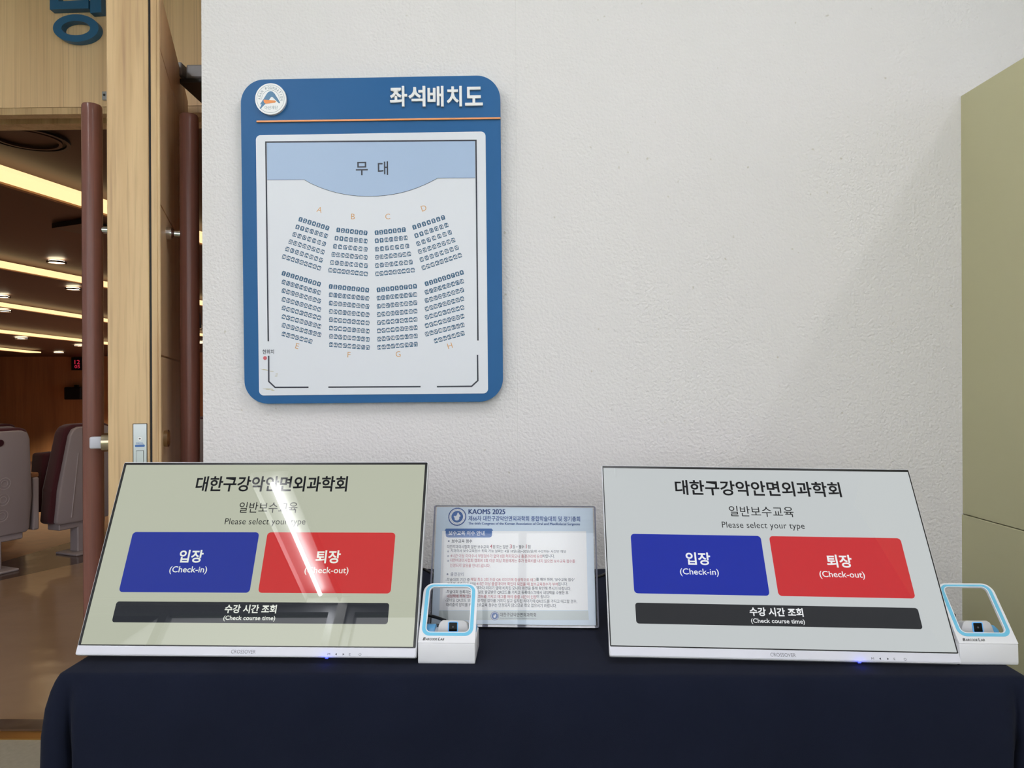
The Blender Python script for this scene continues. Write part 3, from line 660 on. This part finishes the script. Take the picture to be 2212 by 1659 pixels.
# ------------------------------------------------------------------ monitors
def make_monitor(label, rv, t, pal, thick, italic, led_u, tag_):
    mo = thing('monitor', label, 'monitor', pose(rv, t), 'touch monitors on the navy cloth')
    x1, zt_, zb = (.2687 if italic else .2663), .1533, -.1645
    body = prism(B(), rrect(-x1, x1, zb, zt_, .003, 4), 0, thick); obj('housing', body, M['white'], mo, bevel=(.0012, 2))
    bm = B(); box(bm, -.16, .16, thick, thick + .022, -.10, .10); obj('back_cover', bm, M['white'], mo, bevel=(.012, 2))
    obj('bezel', ring(B(), rrect(-x1 + .0012, x1 - .0012, -.1500, .1520, .0015, 3), rrect(-.2634, .2634, -.1484, .1481, .0005, 3), -.0008, .0004), M['black'], mo)
    ch = obj('chin', prism(B(), rrect(-x1 + .0010, x1 - .0010, -.1634, -.1503, .002, 3), -.0016, .0), M['chin'], mo, bevel=(.0006, 2))
    def sm(k): return screen_mat('%s_screen_%s' % (tag_, k), pal[k])
    s = obj('screen', face_viewer(flat(B(), rrect(-.2636, .2636, -.1486, .1483, .0003, 1), -.0004)), sm('bg'), mo, recalc=False); lab(s, 'lit touch screen with a check-in page')
    y = -.0006
    lab(printed('check_in_button', flat(B(), rrect(-.2228, -.0075, -.0683, .0298, .006, 6), y), sm('blue'), s), 'blue check-in button')
    lab(printed('check_out_button', flat(B(), rrect(.0064, .2216, -.0683, .0298, .006, 6), y), sm('red'), s), 'red check-out button')
    lab(printed('course_time_button', flat(B(), rrect(-.2224, .2208, -.1151, -.0829, .0045, 6), y), sm('dark'), s), 'dark grey course time button')
    y = -.0008; h = italic
    def say(nm, k, t, u0, u1, v0, v1, b_, sp=1.0): printed(nm, write(B(), t, u0, u1, v0, v1, y, b_, sp=sp), sm(k), s)
    say('title_lettering', 'ink', '대한구강악안면외과학회', -.1413 + h * .0095, .1413 - h * .0095, .1000, .1275, .022)
    say('subtitle_lettering', 'ink', '일반보수교육', -.054 + h * .005, .054 - h * .003, .0630, .0815, .001)
    say('prompt_lettering', 'ink', 'Please select your type', -.0690, .0680, .0397, .0535, .0, 1.05)
    say('check_in_lettering', 'text', '입장', -.1350, -.0950, -.0208, .0002, .024); say('check_in_caption', 'text', '(Check-in)', -.1466, -.0840, -.0396, -.0266, .008)
    say('check_out_lettering', 'text', '퇴장', .0932, .1340, -.0210, .0002, .024); say('check_out_caption', 'text', '(Check-out)', .0775, .1497, -.0400, -.0268, .008)
    say('course_time_lettering', 'text', '수강 시간 조회', -.0431, .0406, -.1000, -.0867, .026); say('course_time_caption', 'text', '(Check course time)', -.0427, .0406, -.1124, -.1037, .012)
    y = -.0018
    printed('brand_lettering', write(B(), 'CROSSOVER', -.0208, .0177, -.1602, -.1548, y, -.01), M['icon'], ch)
    bm = B(); write(bm, 'M', .1312, .1350, -.1616, -.1584, y, 0); write(bm, 'E', .1648, .1672, -.1616, -.1584, y, 0)
    flat(bm, [(.1428, -.16), (.1456, -.1583), (.1456, -.1617)], y); flat(bm, [(.1576, -.16), (.1548, -.1583), (.1548, -.1617)], y)
    strip(bm, [(.1819 + .0017 * math.cos(math.radians(a)), -.1601 + .0017 * math.sin(math.radians(a))) for a in range(125, 416, 15)], .0005, y); strip(bm, [(.1819, -.1595), (.1819, -.1580)], .0005, y)
    printed('icon_lettering', bm, M['icon'], ch)
    lo = lab(obj('power_light', tube(B(), [(led_u, .002, -.1645), (led_u, .002, -.1662)], .0022, 12), M['led'], mo), 'blue power light under the chin')
    bm = B(); q_ = mo.matrix_world.inverted()
    # neck and foot behind, foot lying on the cloth
    p0 = Vector((0, thick + .02, -.04)); foot = q_ @ (mo.matrix_world @ Vector((0, .09, 0)))
    wc = mo.matrix_world @ Vector((0, .02, -.05)); wdir = Vector((-math.sin(YAW), math.cos(YAW), 0))
    wf = Vector((wc.x, wc.y, ZW + .001)) + wdir * .03
    a_ = [q_ @ (wf + Vector((dx, dy, 0))) for dx, dy in ((-.11, -.06), (.11, -.06), (.11, .10), (-.11, .10))]
    up = q_.to_3x3() @ Vector((0, 0, .008))
    lo_ = [bm.verts.new(v) for v in a_]; hi_ = [bm.verts.new(v + up) for v in a_]
    bm.faces.new(lo_); bm.faces.new(hi_[::-1])
    for i in range(4): bm.faces.new((lo_[i], hi_[i], hi_[(i + 1) % 4], lo_[(i + 1) % 4]))
    tube(bm, [q_ @ (wf + wdir * .03 + Vector((0, 0, .006))), q_ @ (wf + wdir * .03 + Vector((0, 0, .07))), (0, thick + .02, -.02)], .018, 14)
    obj('stand', bm, M['white'], mo)
    pl = bpy.data.lights.new('power_light_glow', 'POINT'); pl.energy = .004; pl.color = (.03, .06, 1); pl.shadow_soft_size = .002
    po = bpy.data.objects.new('power_light_glow', pl); COL.objects.link(po); po.matrix_world = Matrix.Translation(mo.matrix_world @ Vector((led_u, -.006, -.1685)))
    return mo
PL = {'bg': rgb(184, 188, 170), 'blue': rgb(52, 64, 152), 'red': rgb(200, 64, 64), 'dark': rgb(56, 58, 62), 'ink': rgb(40, 41, 44), 'text': rgb(232, 236, 226)}
PR = {'bg': rgb(195, 200, 201), 'blue': rgb(46, 58, 162), 'red': rgb(198, 60, 64), 'dark': rgb(56, 57, 60), 'ink': rgb(42, 42, 44), 'text': rgb(236, 238, 240)}
make_monitor('white-framed monitor in front of the wooden door, tilted back', (-.44, .00725, -.03441), (-.41631, 1.17148, -.27319), PL, .012, 1, .1295, 'cream')
make_monitor('white-framed monitor beside the olive partition, tilted back', (-.51888, .02192, -.02416), (.41912, 1.1642, -.28094), PR, .009, 0, .1137, 'pale')

# ------------------------------------------------------------------ barcode scanners
def make_scanner(label, x, d, yaw):
    """origin at the middle of the front bottom edge; x right, y back, z up"""
    s = thing('barcode_scanner', label, 'barcode scanner', W @ Matrix.Translation((x, d, ZT)) @ Matrix.Rotation(yaw, 4, 'Z'), 'stand scanners beside the monitors')
    hw = .0443
    prof = [(0, 0), (-.001, .004), (0, .0315), (.003, .0335), (.006, .0335), (.060, .036), (.070, .033), (.074, .026), (.076, .0)]
    bm = B(); a = [bm.verts.new((-hw, p[0], p[1])) for p in prof]; b = [bm.verts.new((hw, p[0], p[1])) for p in prof]
    bm.faces.new(a); bm.faces.new(b[::-1])
    for i in range(len(prof)): bm.faces.new((a[i], b[i], b[(i + 1) % len(prof)], a[(i + 1) % len(prof)]))
    obj('base', bm, M['white'], s, bevel=(.0016, 2), smooth=40)
    # slanted window frame standing on the front edge
    th = math.radians(48.5); R_ = Matrix.Translation((0, .0005, .0320)) @ Matrix.Rotation(-math.radians(90) + th, 4, 'X')
    def sl(bm):
        for v in bm.verts: v.co = R_ @ v.co
        return bm
    fo = rrect(-hw, hw, 0, .0985, (.016, .016, .001, .001), 8); fi = rrect(-.0335, .0335, .0175, .0920, .0075, 8)
    fr = obj('front_frame', sl(ring(B(), fo, fi, -.0008, .003)), M['white'], s, smooth=40)
    lab(obj('blue_rim', sl(ring(B(), rrect(-.0403, .0403, .0112, .0962, .0125, 8), rrect(-.0350, .0350, .0162, .0932, .0088, 8), -.0012, -.0006)), M['sky'], fr), 'light blue rim round the window')
    bm = B(); sc = .0046
    def cap(t, u0, u1, h, b_): write(bm, t, u0, u1, .0038, .0038 + h, -.0011, b_, shear=.25)
    cap('B', -.0374, -.0331, .0046, .02); cap('ARCODE', -.0329, -.0146, .0036, .02); cap('L', -.0137, -.0105, .0046, .02); cap('AB', -.0103, -.0040, .0036, .02)
    obj('brand_lettering', sl(face_viewer(bm)), M['black'], fr, recalc=False)
    # reading head
    hz = .040
    o1 = [(-.027, .030), (.027, .030), (.0235, .046), (.021, .0515), (.0165, .0545), (-.0165, .0545), (-.021, .0515), (-.0235, .046)]
    bm = prism(B(), o1, .034, .062)
    for v in bm.verts:
        if v.co.y > .05: v.co.z = .03 + (v.co.z - .03) * .62
        v.co.y += (v.co.z - .03) * .25; v.co.x += .006
    hd = lab(obj('reading_head', bm, M['grey'], s, bevel=(.0015, 2), smooth=40), 'grey reading head with black window')
    tilt = Matrix.Translation((.006, .0372, .0447)) @ Matrix.Rotation(-.245, 4, 'X')
    def tl(bm):
        for v in bm.verts: v.co = tilt @ v.co
        return bm
    obj('glow_rim', tl(ring(B(), rrect(-.0080, .0080, -.0080, .0080, .0022, 5), rrect(-.0067, .0067, -.0067, .0067, .0013, 5), -.0012, .001)), mat('lit_scanner_rim', rgb(90, 170, 235), .3, emit=rgb(70, 150, 235), estr=.12), hd)
    obj('window', tl(prism(B(), rrect(-.0068, .0068, -.0068, .0068, .0013, 5), -.0010, .001)), M['lens'], hd)
    obj('lens', tl(tube(B(), [(0, -.0010, 0), (0, -.0014, 0)], .0014, 14)), M['icon'], hd)
    for sx_ in (-1, 1):
        pts = [(.036, .030), (.074, .026), (.071, .0345), (.064, .0405), (.054, .0425), (.044, .040)]
        bm = B(); x0, x1 = (.0245 * sx_, .0425 * sx_)
        a = [bm.verts.new((x0, p[0], p[1])) for p in pts]; b = [bm.verts.new((x1, p[0], p[1])) for p in pts]; bm.faces.new(a); bm.faces.new(b[::-1])
        for i in range(len(pts)): bm.faces.new((a[i], b[i], b[(i + 1) % len(pts)], a[(i + 1) % len(pts)]))
        lab(obj('shoulder', bm, M['skyband'], s, bevel=(.001, 1), smooth=40), 'blue shoulder beside the head')
    obj('cable', tube(B(), smooth_path([(-.010, .066, .045), (-.030, .078, .047), (-.055, .095, .045), (-.085, .13, .03), (-.10, .19, .004), (-.11, .26, .0032)]), .0026, 10), M['black'], s, smooth=60)
    return s
sc1 = make_scanner('white barcode scanner with blue rim between the screen and the acrylic notice', -.1032, 1.0955, -.034)
sc2 = copy_tree(sc1); sc2['label'] = 'white barcode scanner with blue rim in front of the olive partition'
sc2.matrix_world = W @ Matrix.Translation((.7267, 1.0820, ZT)) @ Matrix.Rotation(-.03, 4, 'Z')

# ------------------------------------------------------------------ acrylic holder and notice
hm = pose((-.3583, .0099, -.034), (.002, 1.284, -.3272))
ho = thing('sign_holder', 'clear acrylic sign holder leaning on the cloth between the screens', 'sign holder', hm)
obj('front_sheet', prism(B(), rrect(-.150, .150, -.1067, .1067, .004, 5), 0, .0015), M['acrylic'], ho)
obj('back_sheet', prism(B(), rrect(-.150, .150, -.1067, .1067, .004, 5), .0040, .0062), M['acrylic'], ho)
obj('edge_rim', ring(B(), rrect(-.1506, .1506, -.1076, .1070, .004, 5), rrect(-.1480, .1480, -.1044, .1058, .003, 5), .0002, .0066), M['acrylicedge'], ho)
q_ = hm.inverted(); bm = B(); wd = Vector((-math.sin(YAW - .034), math.cos(YAW - .034), 0))
b0, b1 = hm @ Vector((-.149, .0045, -.105)), hm @ Vector((.149, .0045, -.105)); b0.z = b1.z = ZW + .001
v = [bm.verts.new(q_ @ c) for c in (b0, b1, b1 + wd * .09, b0 + wd * .09)]; v2 = [bm.verts.new(q_ @ (c + Vector((0, 0, .0022)))) for c in (b0, b1, b1 + wd * .09, b0 + wd * .09)]
bm.faces.new(v); bm.faces.new(v2[::-1])
for i in range(4): bm.faces.new((v[i], v2[i], v2[(i + 1) % 4], v[(i + 1) % 4]))
obj('foot', bm, M['acrylic'], ho)
hinv = hm.inverted()
def NU(x, y):                                   # where a spot of the notice lies on its sheet
    r = W.to_3x3() @ ray(890 + x / 4.367, 1070 + y / 4.367); o_ = W @ Vector((0, 0, 0))
    n_ = hm.to_3x3() @ Vector((0, 1, 0)); k = (hm @ Vector((0, .0025, 0)) - o_).dot(n_) / r.dot(n_); l = hinv @ (o_ + r * k); return (l.x, l.z)
ns = thing('notice_sheet', 'blue-headed printed notice inside the clear acrylic holder', 'notice', hm @ Matrix.Translation((0, .0025, 0)))
c_ = [NU(238, 106), NU(1700, 106), NU(1742, 1222), NU(190, 1222)]
obj('sheet', prism(B(), [(-.1455, .1040), (.1455, .1040), (.1455, -.1030), (-.1455, -.1030)], 0, .0006), M['paper'], ns)
y = -.0001
printed('text_panel', flat(B(), [NU(284, 336), NU(1643, 339), NU(1660, 1083), NU(258, 1083)], y), M['paperbody'], ns)
printed('lower_band', flat(B(), [NU(255, 1088), NU(1662, 1088), NU(1668, 1176), NU(252, 1176)], y), M['paperfoot'], ns)  # greyer band across the lower end of the sheet
y = -.0002
printed('heading_tab', flat(B(), [NU(308, 333), NU(320, 314), NU(752, 314), NU(766, 333), NU(755, 335), NU(755, 375), NU(748, 392), NU(728, 398), NU(345, 398), NU(325, 392), NU(318, 375), NU(318, 335)], y), M['tabblue'], ns)
BK = {k: B() for k in ('inkblue', 'inkdark', 'inkred', 'inkgrey', 'inkwhite')}
def N(ink, s, x0, x1, y0, y1, b=.0, up=0):
    xm, ym = (x0 + x1) / 2, (y0 + y1) / 2
    write(BK[ink], s, NU(x0, ym)[0], NU(x1, ym)[0], NU(xm, y1)[1], NU(xm, y0)[1], -.0003, b)
for dx in (0, 2.2, 4.4): N('inkblue', 'KAOMS 2025', 532 + dx, 876 + dx, 130, 178, .0)
N('inkblue', '제66차 대한구강악안면외과학회 종합학술대회 및 정기총회', 532, 1585, 195, 245, .018)
for dx in (0, 1.8): N('inkblue', 'The 66th Congress of the Korean Association of Oral and Maxillofacial Surgeons', 530 + dx, 1583 + dx, 256, 287, .0)
N('inkwhite', '보수교육 이수 안내', 345, 683, 335, 379, .02)
N('inkdark', '보수교육 점수', 374, 568, 415, 449, .022)
N('inkdark', '대한치과의사협회 일반 보수교육', 332, 725, 469, 502, .01); N('inkred', '4', 735, 757, 464, 500, .006); N('inkdark', '점 또는 일반', 762, 908, 469, 502, .01)
N('inkred', '3', 922, 943, 464, 500, .006); N('inkdark', '점 + 필수', 948, 1058, 469, 502, .01); N('inkred', '1', 1075, 1081, 464, 500, .0); N('inkdark', '점', 1090, 1117, 469, 502, .01)
N('inkgrey', '※', 332, 350, 519, 539); N('inkgrey', '※', 332, 350, 563, 584); N('inkgrey', '※', 332, 350, 608, 629)
N('inkdark', '치과의사 보수교육점수 취득 가능 날짜는 4월 18일(금)~20일(일)에 수강하는 시간만 해당', 365, 1453, 512, 545, .004)
N('inkred', '4시간 이상 미이수시 부분점수가 없어 0점 처리되오니 출결관리에 유의', 362, 1228, 556, 590, .004); N('inkdark', '바랍니다.', 1231, 1345, 556, 590, .004)
N('inkred', '대한치과의사협회 협회비 3회 이상 미납 회원에게는 추가 등록비를 내지 않으면 보수교육 점수를', 362, 1537, 600, 634, .004)
N('inkred', '인정되지 않음을 안내드립니다.', 360, 738, 645, 679, .004)
N('inkgrey', '출결관리', 363, 487, 726, 762, .004)
N('inkdark', '-학술대회 기간 중', 318, 545, 779, 812, .006); N('inkred', '매일 최소 2회 이상 QR 리더기에 정상적으로 태그', 555, 1168, 779, 813, .008); N('inkdark', "를 해야 하며, '보수교육 점수'", 1171, 1532, 779, 812, .012)
N('inkdark', '기준을 충족하기 위해', 330, 600, 819, 852, .004); N('inkred', '4시간 이상 출결데이터 확인이 되었을 때 보수교육점수가 부여', 607, 1375, 819, 853, .008); N('inkdark', '됩니다.', 1378, 1468, 819, 852, .004)
N('inkdark', '때마다 리더기 옆에 비치된 모니터 화면을 통해 확인해 주시기 바랍니다.', 605, 1499, 859, 893, .008)
N('inkdark', '-학술대회 등록자는 모바일로 발급받은 QR코드를 가지고 등록데스크에서 네임택을 수령한 후', 318, 1475, 898, 933, .014)
N('inkred', '네임택에 찍혀 있는 QR코드를 가지고 태그를 해야 출결 시간이 인정', 331, 1172, 938, 973, .008); N('inkdark', '이 됩니다.', 1175, 1303, 938, 972, .008)
N('inkdark', '-모바일 QR코드 또는 정상적인 절차를 거치지 않고 설치된 리더기에 QR코드를 가지고 태그할 경우,', 314, 1557, 978, 1014, .008)
N('inkdark', '대리출석 방지를 위해 보수교육 점수는 인정되지 않으므로 착오 없으시기 바랍니다.', 323, 1363, 1018, 1054, .008)
N('inkdark', '대한구강악안면외과학회', 830, 1170, 1108, 1146, .012); N('inkgrey', 'Korean Association of Oral and Maxillofacial Surgeons', 830, 1170, 1155, 1169, .0)
for (x, yy, k) in ((347, 432, 'inkgrey'), (335, 744, 'inkgrey')):
    c = NU(x, yy); flat(BK[k], circ(c[0], c[1], .0017, n=20), -.0003)
for k, nm in (('inkblue', 'title_lettering'), ('inkdark', 'body_lettering'), ('inkred', 'red_lettering'), ('inkgrey', 'small_lettering'), ('inkwhite', 'tab_lettering')):
    printed(nm, BK[k], M[k], ns)
def emblem(x, yy, r, nm, full):
    c = NU(x, yy); e = printed(nm, flat(B(), [(c[0] + r * (1 + (.04 if i % 2 else -.01)) * math.cos(2 * math.pi * i / 72), c[1] + r * (1 + (.04 if i % 2 else -.01)) * math.sin(2 * math.pi * i / 72)) for i in range(72)], -.0003), M['inkblue'], ns)
    printed('white_ring', flat(B(), circ(c[0], c[1], r * .90), -.0004), M['inkwhite'], e)
    if full:
        bm = B(); 
        for i in range(30): a = 2 * math.pi * i / 30; flat(bm, circ(c[0] + r * .79 * math.cos(a), c[1] + r * .79 * math.sin(a), r * .032, n=8), -.0005)
        printed('ring_dot_pattern', bm, M['inkblue'], e)
    printed('inner_disc', flat(B(), circ(c[0], c[1], r * (.66 if full else .8)), -.0005), M['tabblue'], e)
    pts = ((-.40, .02), (-.33, .10), (-.14, .06), (-.04, .22), (.02, .44), (.14, .46), (.20, .30), (.34, .16), (.36, .02), (.22, -.02), (.26, -.20), (.14, -.40), (-.10, -.44), (-.28, -.34), (-.30, -.14))
    printed('white_figure', flat(B(), [(c[0] + r * a, c[1] + r * b) for a, b in pts], -.0006), M['inkwhite'], e)
emblem(427, 202, .0165, 'round_emblem', True); emblem(781, 1138, .0072, 'footer_emblem', False)

# ------------------------------------------------------------------ small things at the back of the table
z = ZT + .003
pts = [on_z(890, 1232, z), on_z(915, 1229, z), on_z(930, 1236, z), on_z(960, 1243, z), on_z(1120, 1240, z), on_z(1270, 1245, z), on_z(1297, 1244, z), on_z(1312, 1238, z), on_z(1340, 1240, z)]
bm = tube(B(), smooth_path(pts, 8), .0028, 10); o = tag(obj('power_cable', bm, M['dark'], smooth=60), 'thin dark cable lying along the back of the navy cloth', 'cable'); o.matrix_world = W
r = ray(2050, 1328); p = r * ((D0 - .004) / (r.y + math.tan(YAW) * r.x))
t = thing('cable_clip', 'tiny dark clip with orange underside on the plaster wall beside the partition', 'clip', W @ Matrix.Translation(p) @ Matrix.Rotation(-YAW, 4, 'Z'))
obj('clip_body', prism(B(), rrect(-.03, .0085, -.0035, .007, (.004, .004, .0005, .0005), 4), -.012, .002), M['black'], t); obj('clip_base', bx(-.03, .0085, -.012, .002, -.0065, -.0036), mat('red_orange', rgb(200, 90, 60), .5), t)

# ------------------------------------------------------------------ ceiling lamps of the lobby (only the first tube shows in the tilted screen)
def lobby_lamp(x, y0, y1, label):
    a = P(x, y1, 0); b = P(x, y0, 0); ln = (y1 - y0)
    mw = Matrix.Translation((b.x, b.y, CEIL)) @ Matrix.Rotation(YAW + .02, 4, 'Z')
    t = thing('ceiling_lamp', label, 'ceiling lamp', mw, 'linear lamps on the lobby ceiling')
    bm = B(); box(bm, -.11, .11, -.06, ln + .06, -.012, 0); box(bm, -.11, -.10, -.06, ln + .06, -.05, 0); box(bm, .10, .11, -.06, ln + .06, -.05, 0); obj('housing', bm, M['housing'], t)
    obj('tube', tube(B(), [(0, 0, -.04), (0, ln, -.04)], .010, 16), M['tube'], t)
H0 = CEIL - .04 - ZC
lobby_lamp(-1.345, -1.47, -.50, 'linear ceiling lamp above and behind the camera')
lobby_lamp(-1.345, .05, 1.02, 'added linear lamp above the wooden door leaf, brightening the plaster wall')  # added out of view to brighten the plaster wall and lintel
lobby_lamp(0.3, .05, 1.02, 'added linear lamp above the front of the table, brightening the plaster wall')  # also added, washes the middle of the wall from above
lobby_lamp(1.56, .05, .45, 'linear ceiling lamp above the olive partition')
